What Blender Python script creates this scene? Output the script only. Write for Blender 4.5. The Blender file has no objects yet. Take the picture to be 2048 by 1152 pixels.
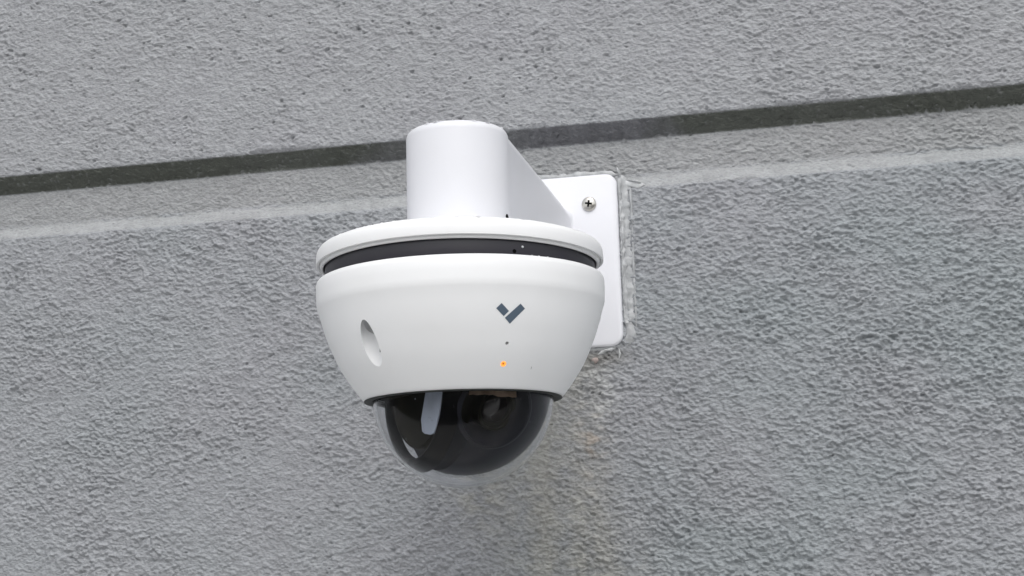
import bpy, bmesh, math, random
import numpy as np
from mathutils import Vector, Matrix
random.seed(7); RNG = np.random.RandomState(11)
S = bpy.context.scene
COL = S.collection
R = math.radians

# ------------------------------------------------------------------ camera
cam_d = bpy.data.cameras.new('camera'); cam = bpy.data.objects.new('camera', cam_d); COL.objects.link(cam)
S.camera = cam
CP = Vector((0.21333, -1.0153, -0.13729)); YAW, PITCH, ROLL, FPX = 0.22268, 0.17348, 0.0294, 3059.26
fwd = Vector((-math.sin(YAW)*math.cos(PITCH), math.cos(YAW)*math.cos(PITCH), math.sin(PITCH)))
r0 = Vector((math.cos(YAW), math.sin(YAW), 0)); u0 = r0.cross(fwd)
rr = r0*math.cos(ROLL)-u0*math.sin(ROLL); uu = u0*math.cos(ROLL)+r0*math.sin(ROLL)
cam.matrix_world = Matrix(((rr.x, uu.x, -fwd.x, CP.x), (rr.y, uu.y, -fwd.y, CP.y), (rr.z, uu.z, -fwd.z, CP.z), (0, 0, 0, 1)))
cam_d.sensor_width = 36; cam_d.lens = 36*FPX/2048; cam_d.clip_start = .01; cam_d.clip_end = 2000

# ------------------------------------------------------------------ light: overcast daylight
SUN_EL, SUN_AZ = R(54), R(14)          # azimuth measured from -Y (out of the wall) towards +X
sdir = Vector((math.sin(SUN_AZ)*math.cos(SUN_EL), -math.cos(SUN_AZ)*math.cos(SUN_EL), math.sin(SUN_EL)))
W = bpy.data.worlds.new('World'); S.world = W; W.use_nodes = True
nt = W.node_tree; bg = nt.nodes['Background']
sky = nt.nodes.new('ShaderNodeTexSky'); sky.sky_type = 'NISHITA'; sky.sun_disc = False
sky.sun_elevation = SUN_EL; sky.sun_rotation = math.atan2(sdir.x, sdir.y)
sky.air_density = 1.4; sky.dust_density = 3.0; sky.ozone_density = 1.5
hs = nt.nodes.new('ShaderNodeHueSaturation'); hs.inputs['Saturation'].default_value = .22
nt.links.new(sky.outputs[0], hs.inputs['Color']); nt.links.new(hs.outputs[0], bg.inputs[0]); bg.inputs[1].default_value = .15
sl = bpy.data.lights.new('sun', 'SUN'); sl.energy = .68; sl.angle = R(36); sl.color = (1, .975, .94)
so = bpy.data.objects.new('sun', sl); COL.objects.link(so); so.rotation_euler = (-sdir).to_track_quat('-Z', 'Y').to_euler(); so.location = (0, -2, 3)
S.view_settings.view_transform = 'Standard'; S.view_settings.look = 'None'
S.view_settings.exposure = 0.30; S.view_settings.gamma = 1
S.cycles.max_bounces = 16; S.cycles.transmission_bounces = 12; S.cycles.glossy_bounces = 8

# ------------------------------------------------------------------ helpers
def tag(o, label=None, cat=None, group=None, kind=None):
    if label: o['label'] = label
    if cat: o['category'] = cat
    if group: o['group'] = group
    if kind: o['kind'] = kind
    return o
def empty(name, loc):
    o = bpy.data.objects.new(name, None); COL.objects.link(o); o.location = loc; o.empty_display_size = .02
    return o
def link(name, me, mat, parent=None, smooth=None):
    o = bpy.data.objects.new(name, me); COL.objects.link(o)
    if mat: me.materials.clear(); me.materials.append(mat)
    if parent:
        o.parent = parent
        w = Vector((0, 0, 0)); p = parent
        while p: w += p.location; p = p.parent
        me.transform(Matrix.Translation(-w))
    if smooth is not None:
        me.polygons.foreach_set('use_smooth', [True]*len(me.polygons)); me.set_sharp_from_angle(angle=R(smooth))
    return o
def obj(name, bm, mat, parent=None, smooth=None, flip=False):
    bmesh.ops.recalc_face_normals(bm, faces=bm.faces[:])
    me = bpy.data.meshes.new(name); bm.to_mesh(me); bm.free()
    return link(name, me, mat, parent, smooth)
def frame(axis, up=None):
    a = Vector(axis).normalized()
    t = Vector(up) if up else (Vector((0, 0, 1)) if abs(a.z) < .9 else Vector((1, 0, 0)))
    x = t.cross(a).normalized(); y = a.cross(x)
    return x, y, a
def lathe(bm, prof, n=128, center=(0, 0, 0), axis=(0, 0, 1), closed=False, warp=None):
    """prof: (radius, height) points; radius 0 ends become poles."""
    x, y, a = frame(axis); c = Vector(center); rings = []
    for (r, h) in prof:
        if r < 1e-7: rings.append([bm.verts.new(c+a*h)]); continue
        ring = []
        for i in range(n):
            t = 2*math.pi*i/n; p = c+a*h+(x*math.cos(t)+y*math.sin(t))*r
            if warp: p = warp(p)
            ring.append(bm.verts.new(p))
        rings.append(ring)
    pairs = list(zip(rings, rings[1:]))+([(rings[-1], rings[0])] if closed else [])
    for A, B in pairs:
        for i in range(n):
            j = (i+1) % n
            if len(A) == 1 and len(B) == 1: break
            if len(A) == 1: bm.faces.new((A[0], B[i], B[j]))
            elif len(B) == 1: bm.faces.new((A[i], B[0], A[j]))
            else: bm.faces.new((A[i], B[i], B[j], A[j]))
    return bm
def arc(cx, cy, r, a0, a1, n):
    return [(cx+r*math.cos(R(a0+(a1-a0)*k/n)), cy+r*math.sin(R(a0+(a1-a0)*k/n))) for k in range(n+1)]
def smooth_prof(pts, n=8):
    out = []
    P = [Vector(p) for p in pts]
    for i in range(len(P)-1):
        p0 = P[max(i-1, 0)]; p1 = P[i]; p2 = P[i+1]; p3 = P[min(i+2, len(P)-1)]
        for k in range(n):
            t = k/n
            q = .5*((2*p1)+(p2-p0)*t+(2*p0-5*p1+4*p2-p3)*t*t+(3*p1-p0-3*p2+p3)*t**3)
            out.append(tuple(q))
    out.append(tuple(P[-1])); return out

# ------------------------------------------------------------------ materials
def mat(name, base, rough=.5, metal=0, noise=None, bump=None, **kw):
    m = bpy.data.materials.new(name); m.use_nodes = True; nt = m.node_tree; b = nt.nodes['Principled BSDF']
    b.inputs['Base Color'].default_value = (*base, 1); b.inputs['Roughness'].default_value = rough; b.inputs['Metallic'].default_value = metal
    for k, v in kw.items(): b.inputs[k.replace('_', ' ')].default_value = v
    tc = nt.nodes.new('ShaderNodeTexCoord')
    if noise:
        sc, amt, col2 = noise
        n = nt.nodes.new('ShaderNodeTexNoise'); n.inputs['Scale'].default_value = sc; n.inputs['Detail'].default_value = 6
        nt.links.new(tc.outputs['Object'], n.inputs['Vector'])
        mr = nt.nodes.new('ShaderNodeMapRange'); mr.inputs[1].default_value = .45; mr.inputs[2].default_value = .75; mr.inputs[4].default_value = amt
        nt.links.new(n.outputs['Fac'], mr.inputs[0])
        mx = nt.nodes.new('ShaderNodeMix'); mx.data_type = 'RGBA'; mx.inputs[6].default_value = (*base, 1); mx.inputs[7].default_value = (*col2, 1)
        nt.links.new(mr.outputs[0], mx.inputs[0]); nt.links.new(mx.outputs[2], b.inputs['Base Color'])
    if bump:
        sc, st, dist = bump
        n = nt.nodes.new('ShaderNodeTexNoise'); n.inputs['Scale'].default_value = sc; n.inputs['Detail'].default_value = 3
        nt.links.new(tc.outputs['Object'], n.inputs['Vector'])
        bp = nt.nodes.new('ShaderNodeBump'); bp.inputs['Strength'].default_value = st; bp.inputs['Distance'].default_value = dist
        nt.links.new(n.outputs['Fac'], bp.inputs['Height']); nt.links.new(bp.outputs[0], b.inputs['Normal'])
    return m
M_white = mat('white_powder_coat', (.76, .765, .805), .42, noise=(35, .10, (.62, .61, .60)), bump=(900, .10, .0003))
M_shell = mat('white_plastic', (.875, .88, .89), .38, noise=(28, .10, (.66, .65, .62)), bump=(1200, .05, .0002))
M_band = mat('dark_band_plastic', (.036, .034, .044), .38, noise=(60, .5, (.045, .044, .05)), bump=(1500, .1, .0002))
M_gasket = mat('gasket_rubber', (.012, .014, .012), .55, noise=(150, .6, (.03, .034, .03)))
M_black = mat('black_liner', (.0015, .0015, .002), .30, noise=(80, .5, (.003, .003, .004)), Specular_IOR_Level=.06)
M_shroud = mat('charcoal_shroud', (.017, .017, .023), .38, noise=(60, .5, (.028, .028, .036)), bump=(1200, .1, .0002), Specular_IOR_Level=.10)
M_matte = mat('matte_black', (.010, .0095, .006), .6, noise=(60, .8, (.022, .019, .010)), Specular_IOR_Level=.06)
M_tab = mat('sky_reflection_tint', (.50, .55, .66), .35, noise=(120, .4, (.28, .31, .38)))
M_logo = mat('slate_print', (.085, .12, .165), .45, noise=(200, .2, (.1, .13, .17)))
M_hole = mat('hole_black', (.004, .004, .004), .8, noise=(500, .5, (.010, .010, .010)), Specular_IOR_Level=.05)
M_steel = mat('brushed_steel', (.62, .60, .56), .28, 1.0, noise=(400, .5, (.42, .40, .37)))
M_led = mat('amber_glow', (1, .42, .08), .4, noise=None, Emission_Color=(1, .27, .03, 1), Emission_Strength=.85)
M_ledc = mat('amber_core', (.35, .10, .01), .4, Emission_Color=(.9, .2, .01, 1), Emission_Strength=.25)
M_lens = mat('lens_glass', (.010, .008, .008), .12, noise=(40, .6, (.03, .016, .008)))
M_glass = mat('clear_dome', (.93, .94, .95), .0, Transmission_Weight=1.0, IOR=1.20)
M_water = mat('water_drop', (1, 1, 1), .0, Transmission_Weight=1.0, IOR=1.33)
M_seal = mat('clear_silicone', (.37, .38, .39), .42, noise=(190, .9, (.55, .56, .57)), bump=(420, .5, .0010))
M_sealw = mat('torn_silicone', (.58, .59, .60), .42, noise=(260, .9, (.36, .37, .37)), bump=(500, .5, .001))
M_foam = mat('torn_caulk', (.40, .33, .31), .8, noise=(250, .8, (.18, .13, .12)), bump=(500, .6, .001))
M_asphalt = mat('asphalt', (.06, .06, .06), .9, noise=(3, .6, (.09, .09, .088)), bump=(60, .3, .01))
M_ground = mat('bounce_paving', (.58, .575, .56), .85, noise=(.8, .6, (.66, .655, .635)), bump=(40, .3, .01))

# ------------------------------------------------------------------ wall: one stucco surface with a trapezoid reveal
L = 0.20258
def fgauss(shape, sx, sz, ang, dx, rng, dz=None):
    """white noise filtered by a rotated anisotropic gaussian (sigmas in metres)"""
    nz, nx = shape; w = rng.standard_normal((nz, nx)).astype(np.float32)
    fx = np.fft.rfftfreq(nx, dx)[None, :]; fz = np.fft.fftfreq(nz, DZS)[:, None]
    c, s = math.cos(ang), math.sin(ang); a = fx*c+fz*s; b = -fx*s+fz*c
    F = np.exp(-2*(math.pi**2)*((a*sx)**2+(b*sz)**2))
    h = np.fft.irfft2(np.fft.rfft2(w)*F, s=(nz, nx)); return (h-h.mean())/h.std()
DX = .00070; DZS = .00054
xc = np.arange(-.46, .39, DX); ZG = (.15825, .1460, .1187, .10932)
zc_ = np.arange(-.19, .33, DZS)
nx, nz = len(xc), len(zc_)
hA = fgauss((nz, nx), .00105, .00070, R(-10), DX, RNG)
hB = fgauss((nz, nx), .00070, .00054, R(-18), DX, RNG)
hC = fgauss((nz, nx), .0025, .0015, R(-6), DX, RNG)
hG = fgauss((nz, nx), .00092, .00068, R(-12), DX, RNG)
hG2 = fgauss((nz, nx), .00160, .00110, R(-8), DX, RNG)
hM = fgauss((nz, nx), .011, .007, 0, DX, RNG)
pA = fgauss((nz, nx), .0009, .0007, 0, DX, RNG)
pB = fgauss((nz, nx), .0015, .0011, 0, DX, RNG)
big = fgauss((nz, nx), .05, .03, 0, DX, RNG)
big2 = fgauss((nz, nx), .022, .016, 0, DX, RNG)
X, Z = np.meshgrid(xc, zc_)
def sst(a, b, v): t = np.clip((v-a)/(b-a), 0, 1); return t*t*(3-2*t)
upper = sst(.140, .165, Z)
# ridgy dabs: soft clipping makes flat tops with undercut lower lips
dab = np.tanh(1.3*(.55*hA+.55*hC))
grain = np.clip(hB+.35*hA-.25, 0, 2.2)
peb = 1-np.exp(-1.9*np.clip(hG+.12*hM-.35, 0, 3)); peb2 = 1-np.exp(-1.8*np.clip(hG2-.75, 0, 3))
rough = (.00016*dab+.00016*hB+.00100*peb+.00078*peb2+.00026*grain)*(1+.11*np.clip(hM, -1.5, 1.8))
pits = -(np.clip(pA+.18*hM-1.85, 0, 1.4)*.0020+np.clip(pB+.15*hM-2.3, 0, 1.2)*.0026)
fineu = (.00008*hA+.00013*hB+.00012*hC+.00008*grain+.00058*peb+.00038*peb2)*(1+.15*np.clip(hM, -1.5, 1.8))
amp_lo = .80+.15*np.clip(big, -1.5, 1.5)+.35*sst(-.15, .2, X)
ru = sst(-.05, .3, X)*.8
disp = (1-upper)*(rough*amp_lo+.5*pits)+upper*((1-ru)*(.9*fineu+.6*pits)+ru*(.85*rough+.4*pits))
# groove: the sill slope and the soffit are trowelled smooth
sill = sst(ZG[3]-.0012, ZG[3]+.001, Z)*(1-sst(ZG[2]-.0003, ZG[2]+.002, Z+.0007*hC))
soff = sst(ZG[1]-.001, ZG[1]+.0006, Z)*(1-sst(ZG[0]-.0006, ZG[0]+.001, Z))
recess = sst(ZG[2], ZG[2]+.002, Z)*(1-sst(ZG[1]-.002, ZG[1], Z))
disp *= (1-.88*sill)*(1-.1*soff)*(1-.4*recess)
edge = np.minimum(np.minimum(X-xc[0], xc[-1]-X), np.minimum(Z-zc_[0], zc_[-1]-Z)); disp *= sst(0, .02, edge)
wob = .0007*big2
# outer margins: widening cells, flush with the patch
g = .02*1.35**np.arange(16); ex = np.cumsum(g); k_ = len(ex)
xf = np.concatenate([xc[0]-ex[::-1], xc, xc[-1]+ex]); zf = np.concatenate([zc_[0]-ex[:12][::-1], zc_, zc_[-1]+ex])
zf[0] = -2.6
kz = 12
def pad(a, mode='edge'): return np.pad(a, ((kz, k_), (k_, k_)), mode=mode)
D = pad(disp)*1.0; D[:kz] = 0; D[kz+nz:] = 0; D[:, :k_] = 0; D[:, k_+nx:] = 0
WOB = pad(wob)
XF, ZF = np.meshgrid(xf, zf)
Zw = ZF+(WOB*.9+pad(.00030*hC+.00042*grain+.00016*hA))*((np.abs(ZF-.134) < .05))
prof = np.interp(Zw, [ZG[3]-.0012, ZG[3]+.0012, ZG[2]-.0008, ZG[2]+.0015, ZG[1]-.0003, ZG[1]+.0002, ZG[0]-.0004, ZG[0]+.0003], [0, .0012, .0090, .0096, .0096, .0094, .0004, 0])
YF = prof-D
nzf, nxf = XF.shape
# slope surfaces are steep: push relief sideways (in z) on the soffit so that it stays rough in profile
ZF = ZF+D*1.3*((ZF > ZG[1]-.001) & (ZF < ZG[0]+.002))
co = np.stack([XF, YF, ZF], -1).reshape(-1, 3).astype(np.float32)
idx = np.arange(nzf*nxf).reshape(nzf, nxf)
quads = np.stack([idx[:-1, :-1], idx[:-1, 1:], idx[1:, 1:], idx[1:, :-1]], -1).reshape(-1, 4)
me = bpy.data.meshes.new('stucco_wall'); me.vertices.add(len(co)); me.vertices.foreach_set('co', co.ravel())
me.loops.add(quads.size); me.loops.foreach_set('vertex_index', quads.ravel().astype(np.int32))
me.polygons.add(len(quads)); me.polygons.foreach_set('loop_start', np.arange(0, quads.size, 4, dtype=np.int32))
me.polygons.foreach_set('use_smooth', np.ones(len(quads), bool)); me.update(); me.validate()
# paint: base tone with drifts of warm and cool grey, dirt and painted-in shade in the soffit, clean sill, run-off stain under the plate
def lerp(a, b, t): return a+(b-a)*t[..., None]
BIG, BIG2, HC, HB, SILL, SOFF = map(pad, (big, big2, hC, hB, sill, soff))
colr = np.zeros((nzf, nxf, 3)); colr[:] = (.304, .315, .333)
colr = lerp(colr, np.array((.326, .334, .350)), sst(.15, .165, ZF))
right = sst(-.1, .3, XF)*(1-sst(.10, .15, ZF))
colr = lerp(colr, np.array((.272, .298, .316)), right*.42)
colr = lerp(colr, np.array((.268, .302, .315)), np.clip(BIG2*.5+.1, 0, 1)*(.18+.27*sst(-.1, .1, XF))*(1-sst(.09, .2, ZF)))
colr = lerp(colr, np.array((.308, .311, .332)), np.clip(-BIG2*.5, 0, 1)*.5)
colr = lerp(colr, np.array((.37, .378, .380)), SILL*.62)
colr = lerp(colr, np.array((.312, .317, .320)), sst(ZG[2], ZG[2]+.003, ZF)*(1-sst(ZG[1]-.002, ZG[1], ZF))*.7)
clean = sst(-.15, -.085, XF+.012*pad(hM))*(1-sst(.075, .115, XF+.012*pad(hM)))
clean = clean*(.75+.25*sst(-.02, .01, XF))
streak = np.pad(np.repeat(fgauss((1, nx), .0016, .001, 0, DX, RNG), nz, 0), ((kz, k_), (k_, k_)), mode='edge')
sofc = np.array((.060, .066, .054))*(1-clean)[..., None]+np.array((.128, .130, .142))*(clean*(1+.13*np.clip(streak, -1.5, 1.5)))[..., None]  # soffit tones hold the groove's shade as well as dirt
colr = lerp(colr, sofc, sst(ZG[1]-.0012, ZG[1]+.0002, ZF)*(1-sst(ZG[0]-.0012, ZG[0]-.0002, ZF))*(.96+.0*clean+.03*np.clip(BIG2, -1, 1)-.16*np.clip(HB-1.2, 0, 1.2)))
streak = np.pad(np.repeat(fgauss((1, nx), .0035, .001, 0, DX, RNG), nz, 0), ((kz, k_), (k_, k_)), mode='edge')
below = (1-sst(-.012, -.002, ZF))
sx0 = .018+.010*np.sin(ZF*22)
st = np.exp(-np.abs((XF-sx0)/(.030+.02*np.clip(-ZF, 0, .2)/.2))**3)*below*np.clip(.70+.22*streak+.12*HC, 0, 1)
colr = lerp(colr, np.array((.360, .350, .310)), st*.62)
st4 = np.exp(-((XF+.045+.15*(ZF+.09))/.017)**2)*np.exp(-((ZF+.085)/.030)**2)*np.clip(.6+.3*HC, 0, 1)
colr = lerp(colr, np.array((.35, .335, .27)), st4*.55)
st2 = np.exp(-((XF-.036)/.0075)**2)*np.exp(-((ZF+.060)/.024)**2)*np.clip(.3+.7*HC, 0, 1)
colr = lerp(colr, np.array((.37, .30, .24)), st2*.55)
wh = np.exp(-((XF-.040+.1*(ZF+.03))/.009)**2)*np.exp(-((ZF+.030)/.016)**2)*np.clip(.6+.6*HC+.4*HB, 0, 1)
colr = lerp(colr, np.array((.56, .57, .57)), wh*.95)
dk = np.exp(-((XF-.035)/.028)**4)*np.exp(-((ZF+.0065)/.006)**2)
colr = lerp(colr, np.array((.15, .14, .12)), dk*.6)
colr *= ((1+.035*np.clip(HC, -2, 2)*1.0)*np.clip(1+.05*np.minimum(pad(hA), 0), .8, 1))[..., None]
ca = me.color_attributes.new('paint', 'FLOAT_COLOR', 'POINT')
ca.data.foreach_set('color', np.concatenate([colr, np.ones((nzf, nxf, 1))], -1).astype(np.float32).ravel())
mw = bpy.data.materials.new('painted_stucco'); mw.use_nodes = True; nt = mw.node_tree; b = nt.nodes['Principled BSDF']
at = nt.nodes.new('ShaderNodeAttribute'); at.attribute_name = 'paint'
tc = nt.nodes.new('ShaderNodeTexCoord')
n1 = nt.nodes.new('ShaderNodeTexNoise'); n1.inputs['Scale'].default_value = 700; n1.inputs['Detail'].default_value = 4
mp = nt.nodes.new('ShaderNodeMapping'); mp.inputs['Scale'].default_value = (.7, 1, 1.3)
nt.links.new(tc.outputs['Object'], mp.inputs[0]); nt.links.new(mp.outputs[0], n1.inputs['Vector'])
mr = nt.nodes.new('ShaderNodeMapRange'); mr.inputs[1].default_value = .3; mr.inputs[2].default_value = .7; mr.inputs[3].default_value = .86; mr.inputs[4].default_value = 1.12
nt.links.new(n1.outputs['Fac'], mr.inputs[0])
vm = nt.nodes.new('ShaderNodeVectorMath'); vm.operation = 'SCALE'; nt.links.new(at.outputs['Color'], vm.inputs[0]); nt.links.new(mr.outputs[0], vm.inputs['Scale'])
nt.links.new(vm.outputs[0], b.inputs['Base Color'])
bp = nt.nodes.new('ShaderNodeBump'); bp.inputs['Strength'].default_value = .8; bp.inputs['Distance'].default_value = .0011
nt.links.new(n1.outputs['Fac'], bp.inputs['Height']); nt.links.new(bp.outputs[0], b.inputs['Normal'])
b.inputs['Roughness'].default_value = .62
wall = link('stucco_wall', me, mw)
tag(wall, 'grey painted rough stucco wall with a recessed horizontal groove and stained patch', 'wall')

# ------------------------------------------------------------------ unseen ground far below, for bounce light and dome reflections
gr = bmesh.new(); bmesh.ops.create_grid(gr, x_segments=2, y_segments=2, size=400, matrix=Matrix.Translation((0, -399.9, -2.60)))
tag(obj('ground', gr, M_asphalt), kind='structure')
gr = bmesh.new(); bmesh.ops.create_cube(gr, size=1, matrix=Matrix.Translation((0, -1.55, -2.555)) @ Matrix.Diagonal((60, 3.1, .085, 1)))
tag(obj('bounce_pavement', gr, M_ground), kind='structure')  # pale strip added out of view to bounce light onto the camera

# ------------------------------------------------------------------ wall bracket
PC = Vector((0, 0, .06005)); H = .11964/2
br = empty('wall_bracket', PC)
tag(br, 'white metal camera bracket with square screw plate and round ended arm', 'bracket')
def rrect(h, r, n=10):
    pts = []
    for (sx, sz, a) in ((1, 1, 0), (-1, 1, 90), (-1, -1, 180), (1, -1, 270)):
        for k in range(n+1):
            t = R(a+90*k/n); pts.append((sx*(h-r)+r*math.cos(t), sz*(h-r)+r*math.sin(t)))
    return pts
bm = bmesh.new(); rings = []
for (inset, y) in ((0, .003), (0, -.0016), (.0003, -.0024), (.0009, -.0031), (.0018, -.0034)):
    rings.append([bm.verts.new((PC.x+x, y, PC.z+z)) for x, z in rrect(H-inset, .0085-inset)])
for A, B in zip(rings, rings[1:]):
    for i in range(len(A)): j = (i+1) % len(A); bm.faces.new((A[i], A[j], B[j], B[i]))
bm.faces.new(rings[-1]); bm.faces.new(list(reversed(rings[0])))
obj('mounting_plate', bm, M_white, br, 40)
# arm: a web lofted from plate to column
bm = bmesh.new(); secs = []
def section(y, hw, zt, zb, rc, draft):
    pts = []
    n = 12
    for k in range(n+1):
        t = R(90*k/n); pts.append((hw-rc+rc*math.cos(t), zt-rc+rc*math.sin(t)))
    right = [(hw*draft, zb)]+pts
    left = [(-x, z) for x, z in reversed(pts)]+[(-hw*draft, zb)]
    return [bm.verts.new((x, y, z)) for x, z in right+left]
ys = [(-.0025, 1.10, .0020), (-.0032, 1.06, .0012), (-.0044, 1.03, .0006), (-.0060, 1.01, .0002), (-.009, 1.0, 0)]
for y, fl, up in ys:
    secs.append(section(y, .0270*fl, .0990+up, .030-up, .010, .93))
for k in range(1, 13):
    t = k/12; y = -.009-(L-.009)*t
    secs.append(section(y, .0270+(.0281-.0270)*t, .0990+(.1035-.0990)*t, .030, .010+.001*t, .93))
for A, B in zip(secs, secs[1:]):
    for i in range(len(A)): j = (i+1) % len(A); bm.faces.new((A[i], A[j], B[j], B[i]))
bm.faces.new(secs[0]); bm.faces.new(list(reversed(secs[-1])))
obj('arm', bm, M_white, br, 35)
bm = bmesh.new(); a0 = .0291
prof_c = [(0, .030), (a0, .030), (a0, .060), (a0*.995, .0955-.0)]+arc(a0*.995-.0050, .0955, .0050, 0, 90, 10)[1:]+[(.012, .1009), (0, .1011)]
lathe(bm, prof_c, 96, (0, -L, 0)); obj('column', bm, M_white, br, 40)
# set screw hole on the column
aa = R(81); bm = bmesh.new(); cx = Vector((math.sin(aa), -math.cos(aa), 0))
lathe(bm, [(0, .0004), (.0012, .0004), (.0019, .0001), (.0019, -.001)], 20, Vector((0, -L, .0478))+cx*a0, cx)
obj('set_screw', bm, M_hole, br, 40)
def screw(loc, axis, rad, parent, rot=.5, m=M_steel):
    bm = bmesh.new(); x, y, a = frame(axis); c = Vector(loc)
    pr = [(rad, -.0003), (rad, .0004)]+[(rad*math.cos(R(t)), .0004+rad*.42*math.sin(R(t))) for t in (15, 30, 45, 60, 75)]+[(0, .0004+rad*.42)]
    lathe(bm, pr, 32, c, axis)
    s = obj('screw', bm, m, parent, 50)
    bm = bmesh.new(); top = .0004+rad*.42
    for q in (0, 1):
        t = rot+q*math.pi/2; d = x*math.cos(t)+y*math.sin(t); e = a.cross(d)
        hh = top+.00006+q*.00003; l, w = rad*.46, rad*.13
        vs = [bm.verts.new(c+a*(hh-dz)+d*(sx*l)+e*(sy*w)) for dz in (0, .0006) for sx, sy in ((-1, -1), (1, -1), (1, 1), (-1, 1))]
        for f in ((0, 1, 2, 3), (4, 5, 6, 7), (0, 1, 5, 4), (1, 2, 6, 5), (2, 3, 7, 6), (3, 0, 4, 7)): bm.faces.new([vs[i] for i in f])
    obj('cross_slot', bm, M_hole, s)
    return s
for sx in (1, -1):
    for sz in (1, -1):
        screw((sx*.0402, -.0034, PC.z+sz*.0392), (0, -1, 0), .0051, br, .6+.5*sz+sx*.3)

# ------------------------------------------------------------------ dome camera
A0 = Vector((0, -L, 0))
dc = empty('dome_camera', (0, -L, .03))
tag(dc, 'white round security camera with black band and tinted dome hanging from the bracket', 'security camera')
def lidwarp(p):
    c = max(0, -(p.y+L)/.08); return Vector((p.x, p.y, p.z+.0022*c**1.5-.0012))
# cap (pendant lid) with a moulded channel round its lower edge
cap = [(0, .0385), (.030, .0380), (.060, .0362), (.0725, .0345), (.0762, .0337), (.0780, .0329), (.0791, .0316), (.0797, .0300), (.0799, .0280), (.0800, .0245), (.0799, .0240), (.0795, .0238), (.0791, .0238),
       (.0786, .0240), (.0784, .0246), (.0784, .0252), (.0781, .0254), (.0779, .0250), (.0778, .0232), (.0776, .0226), (.0772, .0223), (.0762, .0224), (.0758, .0232), (.0757, .0300), (0, .0305)]
bm = bmesh.new(); lathe(bm, cap, 192, (0, -L, 0), warp=lidwarp); cap_o = obj('cap', bm, M_shell, dc, 50)
bm = bmesh.new(); lathe(bm, [(.0745, .0300), (.0752, .0290), (.0752, .0120), (.0745, .0110)], 192, (0, -L, 0))
neck = obj('neck_band', bm, M_band, dc, 40)
def on_band(phi, z, r=.0752): p = R(phi); return Vector((r*math.sin(p), -L-r*math.cos(p), z)), Vector((math.sin(p), -math.cos(p), 0))
p_, n_ = on_band(36.6, .0170); bm = bmesh.new(); lathe(bm, [(0, .0002), (.0010, .0002), (.0012, -.0003)], 16, p_, n_); obj('vent_hole', bm, M_hole, neck, 40)
p_, n_ = on_band(40.2, .0196); bm = bmesh.new(); lathe(bm, [(0, .0004), (.0005, .0003), (.0007, -.0001)], 12, p_, n_); obj('paint_fleck', bm, M_shell, neck, 40)

PH = [(.0778, .0148), (.0789, .0143), (.0797, .0132), (.0801, .0116), (.0801, .0070), (.0799, .0025), (.0797, -.0004), (.0792, -.0018), (.0779, -.0060), (.0764, -.0112), (.0746, -.0168), (.0724, -.0225), (.0676, -.0330), (.0616, -.0426), (.0560, -.0501), (.0547, -.0514)]
outer = PH[:7]+smooth_prof(PH[7:15], 5)+[PH[15]]
hp = [(0, .0125), (.0740, .0125), (.0768, .0140)]+outer+[(.0542, -.0517), (.0512, -.0517), (.0511, -.0460), (0, -.0458)]
bm = bmesh.new(); lathe(bm, hp, 256, (0, -L, 0)); bmesh.ops.recalc_face_normals(bm, faces=bm.faces[:])
hme = bpy.data.meshes.new('housing'); bm.to_mesh(hme); bm.free()
zs_ = [p[1] for p in outer[::-1]]; rs_ = [p[0] for p in outer[::-1]]
def hsurf(phi, z, off=0):
    r = float(np.interp(z, zs_, rs_)); r2 = float(np.interp(z+.0005, zs_, rs_)); p = R(phi)
    rad = Vector((math.sin(p), -math.cos(p), 0)); tz = Vector((0, 0, .0005))+rad*(r2-r); tz.normalize()
    n = (rad-tz*rad.dot(tz)).normalized()
    return Vector((0, -L, z))+rad*r+n*off, n
# bore for the recessed cover screw: vertical cylinder cut into the sloping side
htmp = bpy.data.objects.new('housing_tmp', hme); COL.objects.link(htmp)
bphi = R(-27.6); rb_ = .0054; rc_ = float(np.interp(-.0145, zs_, rs_))-rb_
bc = Vector((rc_*math.sin(bphi), -L-rc_*math.cos(bphi), 0))
cut = bmesh.new(); lathe(cut, [(0, -.060), (rb_, -.060), (rb_, -.0046), (rb_*.97, -.0040), (0, -.0040)], 64, bc)
bmesh.ops.recalc_face_normals(cut, faces=cut.faces[:])
cme = bpy.data.meshes.new('cut'); cut.to_mesh(cme); cut.free(); co_ = bpy.data.objects.new('cut', cme); COL.objects.link(co_)
md = htmp.modifiers.new('b', 'BOOLEAN'); md.operation = 'DIFFERENCE'; md.solver = 'EXACT'; md.object = co_
cuts = [co_]
pk = bmesh.new(); bmesh.ops.create_icosphere(pk, subdivisions=4, radius=.0064, matrix=Matrix.Translation(bc*1.0+Vector((-math.sin(bphi)*.0035, math.cos(bphi)*.0035, -.0150))))  # added pocket behind the bore top, shaped to make it look darker
pme = bpy.data.meshes.new('cut'); pk.to_mesh(pme); pk.free(); po_ = bpy.data.objects.new('cut', pme); COL.objects.link(po_); cuts.append(po_)
m3 = htmp.modifiers.new('b', 'BOOLEAN'); m3.operation = 'DIFFERENCE'; m3.solver = 'EXACT'; m3.object = po_
for k, (phi, z, rad) in enumerate(((34.2, -.0300, .00095), (34.03, -.0399, .00125))):
    p_, n_ = hsurf(phi, z); cb = bmesh.new(); lathe(cb, [(0, -.0015), (rad*.75, -.0015), (rad, .0), (rad*1.1, .002), (0, .002)], 24, p_, n_); bmesh.ops.recalc_face_normals(cb, faces=cb.faces[:])
    c_ = bpy.data.meshes.new('cut'); cb.to_mesh(c_); cb.free(); o_ = bpy.data.objects.new('cut', c_); COL.objects.link(o_); cuts.append(o_)
    m2 = htmp.modifiers.new('b', 'BOOLEAN'); m2.operation = 'DIFFERENCE'; m2.solver = 'EXACT'; m2.object = o_
dg = bpy.context.evaluated_depsgraph_get(); dg.update()
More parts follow.
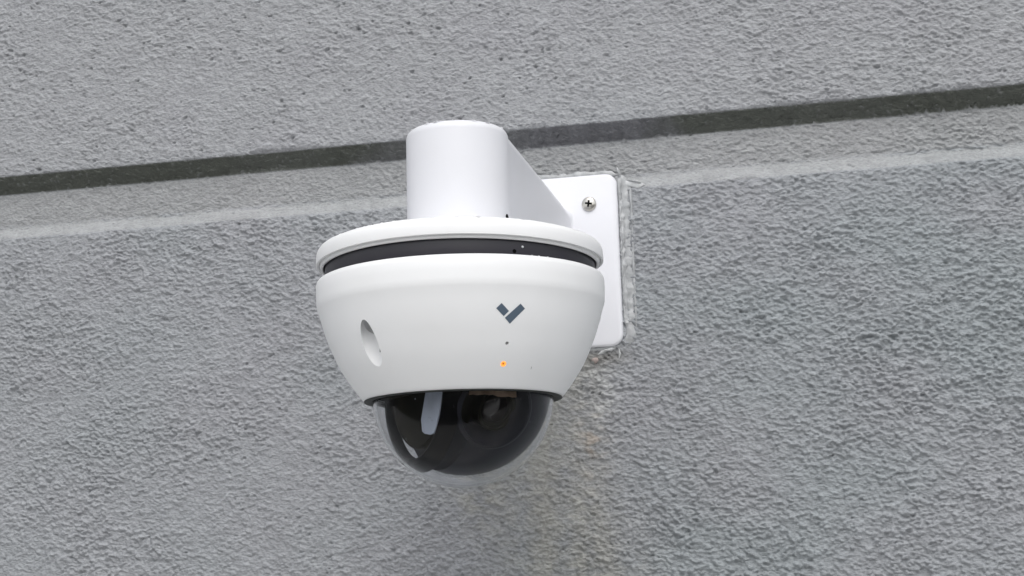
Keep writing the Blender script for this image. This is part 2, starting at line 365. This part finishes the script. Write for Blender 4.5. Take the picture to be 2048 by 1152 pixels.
hfin = bpy.data.meshes.new_from_object(htmp.evaluated_get(dg)); hfin.name = 'housing'
for o_ in cuts+[htmp]: bpy.data.objects.remove(o_)
housing = link('housing', hfin, M_shell, dc, 22)
# screw up inside the bore and its side slot
screw((bc.x, bc.y, -.0040), (0, 0, -1), .0030, housing)
sl_d = Vector((math.sin(R(-8)), -math.cos(R(-8)), 0))
bm = bmesh.new()
bmesh.ops.create_cube(bm, size=1, matrix=Matrix.Translation((bc.x+.0041, bc.y+.0030, -.0288)) @ Matrix.Diagonal((.0006, .0012, .0042, 1)))
obj('latch_slot', bm, M_hole, housing)
# emblem: two printed bars
def decal(name, quad, m, off=.00012, n=8):
    bm = bmesh.new(); g_ = []
    for i in range(n+1):
        row = []
        for j in range(n+1):
            s, t = i/n, j/n
            phi = (1-s)*((1-t)*quad[0][0]+t*quad[1][0])+s*((1-t)*quad[3][0]+t*quad[2][0])
            z = (1-s)*((1-t)*quad[0][1]+t*quad[1][1])+s*((1-t)*quad[3][1]+t*quad[2][1])
            row.append(bm.verts.new(hsurf(phi, z, off)[0]))
        g_.append(row)
    for i in range(n):
        for j in range(n): bm.faces.new((g_[i][j], g_[i][j+1], g_[i+1][j+1], g_[i+1][j]))
    return obj(name, bm, m, housing, 60)
decal('emblem_bar', [(30.29, -.0105), (33.43, -.0143), (31.46, -.0169), (28.21, -.0131)], M_logo)
decal('emblem_bar', [(37.99, -.0105), (40.08, -.0128), (34.30, -.0205), (32.00, -.0177)], M_logo)
p_, n_ = hsurf(34.2, -.0300, -.0004); bm = bmesh.new(); lathe(bm, [(0, 0), (.0007, 0), (.0007, -.0004)], 16, p_, n_); obj('microphone_hole', bm, mat('mic_mesh', (.22, .22, .22), .6, noise=(900, .5, (.3, .3, .3))), housing, 40)
p_, n_ = hsurf(34.03, -.0399, 0)
bm = bmesh.new(); lathe(bm, [(.0006, -.0002), (.0011, .00010), (.0015, .0001), (.0016, -.0004)], 24, p_, n_); led = obj('status_light', bm, M_led, housing, 40)
bm = bmesh.new(); lathe(bm, [(0, -.0001), (.0007, -.0002)], 16, p_, n_); obj('light_core', bm, M_ledc, housing, 40)
# scuff mark
decal('scuff_mark', [(49.2, -.0406), (49.7, -.0408), (49.7, -.0420), (49.3, -.0419)], mat('scuff', (.45, .45, .44), .7, noise=(900, .8, (.7, .7, .7))), .00008, 3)
# gasket under the housing
bm = bmesh.new(); lathe(bm, [(.0500, -.0500), (.0500, -.0520), (.0512, -.0524), (.0541, -.0525), (.0545, -.0523), (.0545, -.0519), (.0540, -.05175), (.0513, -.05175), (.0509, -.0500)], 160, (0, -L, 0), closed=True)
obj('dome_gasket', bm, M_gasket, dc, 40)

# ------------------------------------------------------------------ clear dome and what is in it
RB = .0498; DZ = -.0501; DCn = Vector((0, -L, DZ))
e_r = Vector((.967, .254, 0)).normalized(); e_c = Vector((.254, -.967, 0)).normalized()
def V(u, w, v): return DCn+(e_r*u+e_c*w+Vector((0, 0, v)))*RB
def dvec(u, w, v): return (e_r*u+e_c*w+Vector((0, 0, v))).normalized()
bm = bmesh.new(); ri = RB-.0016
po = [(RB, .0048)]+[(RB*math.cos(R(t)), -RB*math.sin(R(t))) for t in np.linspace(0, 90, 41)[:-1]]+[(0, -RB)]
pi_ = [(0, -ri)]+[(ri*math.cos(R(t)), -ri*math.sin(R(t))) for t in np.linspace(90, 0, 41)[1:]]+[(ri, .0048)]
lathe(bm, po, 160, DCn); lathe(bm, pi_, 160, DCn)
bmesh.ops.remove_doubles(bm, verts=bm.verts[:], dist=1e-7)
# bridge the open rims
top = [v for v in bm.verts if abs(v.co.z-(DZ+.0048)) < 1e-6]
ed = [e for e in bm.edges if e.is_boundary]; bmesh.ops.bridge_loops(bm, edges=ed)
obj('dome_cover', bm, M_glass, dc, 60)
bm = bmesh.new(); lathe(bm, [(0, -.0463), (.0465, -.0463), (.0478, -.0475), (.0478, -.0500), (.0470, -.0500), (.0462, -.0480), (0, -.0478)], 96, (0, -L, 0)); obj('inner_tray', bm, M_matte, dc, 40)

N1 = dvec(-.88, .47, .02)
ring = empty('camera_module', DCn); ring.parent = dc; ring.location = Vector((0, 0, DZ-.03))
def k(*p): return [(r*RB, h*RB) for r, h in p]
# hoop
ds = np.linspace(.39, .54, 7)
pr = [(math.sqrt(.935**2-d*d), d) for d in ds]
pr = pr+[(pr[-1][0]-.02, .55), (.735, .55), (.715, .535), (.715, .41), (.735, .385), (pr[0][0]-.02, .380)]
bm = bmesh.new(); lathe(bm, k(*pr), 120, V(-.075, 0, .02), N1, closed=True); obj('hoop', bm, M_black, ring, 40)
# drum
bm = bmesh.new(); lathe(bm, k((0, .10), (.70, .10), (.70, .41), (.68, .435), (.665, .44), (.65, .43), (0, .42)), 96, V(-.11, -.09, .12), N1); obj('drum', bm, M_matte, ring, 40)
# tab on the drum face, its pale blue standing in for reflected sky
hx = dvec(.47, .88, 0); bm = bmesh.new()
outl = [(.17, .20), (.17, .08), (.10, -.08), (.02, -.27), (.04, -.40), (.10, -.43), (.22, -.45), (.31, -.44), (.36, -.40), (.47, -.20), (.55, .02), (.56, .20)]
f0 = [bm.verts.new(V(-.04, 0, 0)+(N1*.49+hx*s+Vector((0, 0, v)))*RB) for s, v in outl]; f1 = [bm.verts.new(V(-.04, 0, 0)+(N1*.46+hx*s+Vector((0, 0, v)))*RB) for s, v in outl]
bm.faces.new(f0); bm.faces.new(list(reversed(f1)))
for i in range(len(f0)): j = (i+1) % len(f0); bm.faces.new((f0[i], f1[i], f1[j], f0[j]))
obj('sky_reflection_tab', bm, M_tab, ring, 30)
# shroud with a round lens opening
SC = V(.015, 0, .085)
O1 = dvec(.36, .86, -.36); ang = 25
body = [(0, .50), (.26, .50), (.29, .54), (.365, .82), (.39, .85)]+[(.95*math.sin(R(t)), .95*math.cos(R(t))) for t in np.linspace(ang+1, 179, 60)]+[(0, -.95)]
bm = bmesh.new(); lathe(bm, k(*body), 120, SC, O1)
pl = SC+N1*(.31*RB)
res_ = bmesh.ops.bisect_plane(bm, geom=bm.verts[:]+bm.edges[:]+bm.faces[:], plane_co=pl, plane_no=N1, clear_outer=True)
be = [e for e in bm.edges if e.is_boundary]; bmesh.ops.holes_fill(bm, edges=be)
obj('shroud', bm, M_shroud, ring, 30)
bm = bmesh.new(); lathe(bm, k((.375, .86), (.385, .885), (.41, .878), (.43, .85), (.41, .83)), 96, SC, O1, closed=True); obj('opening_rim', bm, M_shroud, ring, 60)
# lens barrel
O2 = dvec(.50, .78, -.42)
bm = bmesh.new(); lathe(bm, k((.24, .45), (.24, .70), (.225, .715), (.21, .71), (.205, .68), (.19, .68), (.185, .66), (.17, .65), (.165, .62), (0, .62)), 72, SC, O2); obj('lens_barrel', bm, M_matte, ring, 35)
bm = bmesh.new(); lathe(bm, k((.168, .625), (.155, .655), (.12, .675), (.06, .688), (0, .692)), 48, SC, O2); obj('lens', bm, M_lens, ring, 80)

bm = bmesh.new(); rowp = []  # added ribbon, its brown and peach imitating a reflection near the dome rim
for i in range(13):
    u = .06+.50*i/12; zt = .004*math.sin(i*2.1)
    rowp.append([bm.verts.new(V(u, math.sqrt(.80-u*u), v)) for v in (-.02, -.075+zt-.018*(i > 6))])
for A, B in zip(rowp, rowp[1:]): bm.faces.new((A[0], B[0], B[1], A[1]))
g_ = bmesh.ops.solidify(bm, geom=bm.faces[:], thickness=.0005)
obj('reflection_strip', bm, mat('reflection_strip', (.20, .13, .09), .5, noise=(70, 1, (.62, .46, .34))), ring, 30)

# ------------------------------------------------------------------ rain drops
bm = bmesh.new(); rr_ = random.Random(5)
def drop(p, n, r, fl=.55):
    x, y, a = frame(n)
    lathe(bm, [(r, -r*.1)]+[(r*math.cos(R(t)), r*fl*math.sin(R(t))) for t in (0, 25, 50, 72)]+[(0, r*fl)], 12, p, n)
for i in range(46):     # on the shoulder of the cap
    phi = rr_.uniform(-75, 80)
    ph = R(phi); rad = Vector((math.sin(ph), -math.cos(ph), 0)); q = rr_.choice((0, 1))
    rr2, zz, nn = ((.0772, .0329, .5) if q else (.0758, .0335, .25))
    p = Vector((0, -L, zz))+rad*rr2; p = lidwarp(p); drop(p, (rad*nn+Vector((0, 0, 1))).normalized(), rr_.uniform(.0005, .0013))
for i in range(14):
    ph = R(rr_.uniform(-70, 90)); rad = Vector((math.sin(ph), -math.cos(ph), 0)); drop(Vector((0, -L, .0997))+rad*(a0-.0022), (rad*.4+Vector((0, 0, 1))).normalized(), rr_.uniform(.0005, .0011))
drop(*on_band(40.6, .0192), .0006); drop(*on_band(9, .0178), .0005)
for u, v in ((-.72, -.20), (-.36, -.30), (-.33, -.33), (.28, -.32), (.17, -.37), (.20, -.42), (.33, -.14), (.17, -.66), (.22, -.70), (.56, -.68), (-.05, -.65), (.60, -.12), (-.5, -.1), (.05, -.5), (.45, -.5), (-.1, -.2), (.7, -.35), (-.62, -.5)):
    w = math.sqrt(1-u*u-v*v); drop(V(u, w, v), dvec(u, w, v), rr_.uniform(.00035, .0007), .5)
for phi, z in ((46, .0146), (43, .0147), (50, .0145), (20, .0148)):
    p, n = hsurf(phi, z); drop(p, Vector((0, 0, 1)), .0007)
tag(obj('rain_drops', bm, M_water, dc, 60), kind='stuff')

# ------------------------------------------------------------------ silicone sealant round the plate
def bead(bm, path, w, h, seed, closed=False, nseg=10):
    """ragged half-round bead: path of (x, z), half-width w, height h, laid against the wall"""
    r_ = np.random.RandomState(seed); P = [Vector((x, 0, z)) for x, z in path]
    pts = []
    for a, b_ in zip(P, P[1:]):
        m_ = max(2, int((b_-a).length/.0012)); pts += [a.lerp(b_, i/m_) for i in range(m_)]
    pts.append(P[-1]); N = len(pts)
    nw = np.convolve(r_.standard_normal(N+12), np.ones(3)/1.9, 'same')[4:N+4]; nh = np.convolve(r_.standard_normal(N+12), np.ones(4)/2., 'same')[4:N+4]
    rows = []
    for i, p in enumerate(pts):
        d = (pts[min(i+1, N-1)]-pts[max(i-1, 0)]).normalized(); s = d.cross(Vector((0, 1, 0)))
        tp = min(1, (i+.3)/3, (N-i-.7)/3); ww = w*(1+.22*nw[i])*max(.15, tp); hh = h*(1+.25*nh[i])*max(.1, tp)
        rows.append([bm.verts.new(p+s*(ww*math.cos(math.pi*q/nseg)+w*.1*nh[i])+Vector((0, .001-(hh+.001)*math.sin(math.pi*q/nseg)**.7, 0))) for q in range(nseg+1)])
    for A, B in zip(rows, rows[1:]):
        for q in range(nseg): bm.faces.new((A[q], A[q+1], B[q+1], B[q]))
    bm.faces.new(rows[0]); bm.faces.new(list(reversed(rows[-1])))
sg = empty('sealant', (.064, 0, .06)); tag(sg, 'ragged clear silicone sealant smeared round the edge of the white plate', 'sealant')
bm = bmesh.new(); bead(bm, [(.0612, .1195), (.0640, .112), (.0648, .090), (.0650, .060), (.0650, .030), (.0645, .008), (.0615, .0005)], .0036, .0011, 3); bead(bm, [(.0612, .118), (.0622, .09), (.0620, .05), (.0626, .012)], .0020, .0020, 14)
obj('side_bead', bm, M_seal, sg, 60)
bm = bmesh.new(); bead(bm, [(.0606, .119), (.0614, .100), (.0612, .060), (.0615, .015)], .0010, .0022, 9); bead(bm, [(.0685, .112), (.0690, .085), (.0686, .050), (.0689, .012)], .0009, .0012, 12)
obj('bead_ridge', bm, M_seal, sg, 60)
bm = bmesh.new(); bead(bm, [(-.060, .1206), (-.02, .1212), (.02, .1208), (.050, .1207), (.060, .1192)], .0022, .0016, 5)
obj('top_bead', bm, M_seal, sg, 60)
bm = bmesh.new(); bead(bm, [(.0600, .1250), (.0612, .1215), (.0625, .117)], .0010, .0045, 21); bead(bm, [(.0620, .1140), (.069, .1120), (.0740, .1106), (.0785, .1108)], .0024, .0014, 22); bead(bm, [(.066, .1150), (.0725, .1132), (.0785, .1116)], .0007, .0022, 23)
obj('torn_flap', bm, M_sealw, sg, 60)
bm = bmesh.new(); bead(bm, [(.0560, -.0005), (.0570, -.0045), (.0556, -.0090)], .0009, .0018, 31); bead(bm, [(.0545, -.001), (.047, -.0020), (.041, -.0050)], .0011, .0016, 32)
obj('torn_flap', bm, M_sealw, sg, 60)
bm = bmesh.new(); bead(bm, [(.036, -.0068), (.040, -.0085), (.044, -.0070)], .0024, .0030, 41); bead(bm, [(.030, -.003), (.034, -.0055)], .0020, .0030, 42)
obj('caulk_crumb', bm, M_foam, sg, 60)
bm = bmesh.new(); bead(bm, [(-.055, -.0010), (0, -.0012), (.045, -.0009), (.058, .0008)], .0015, .0012, 51)
obj('bottom_bead', bm, M_seal, sg, 60)
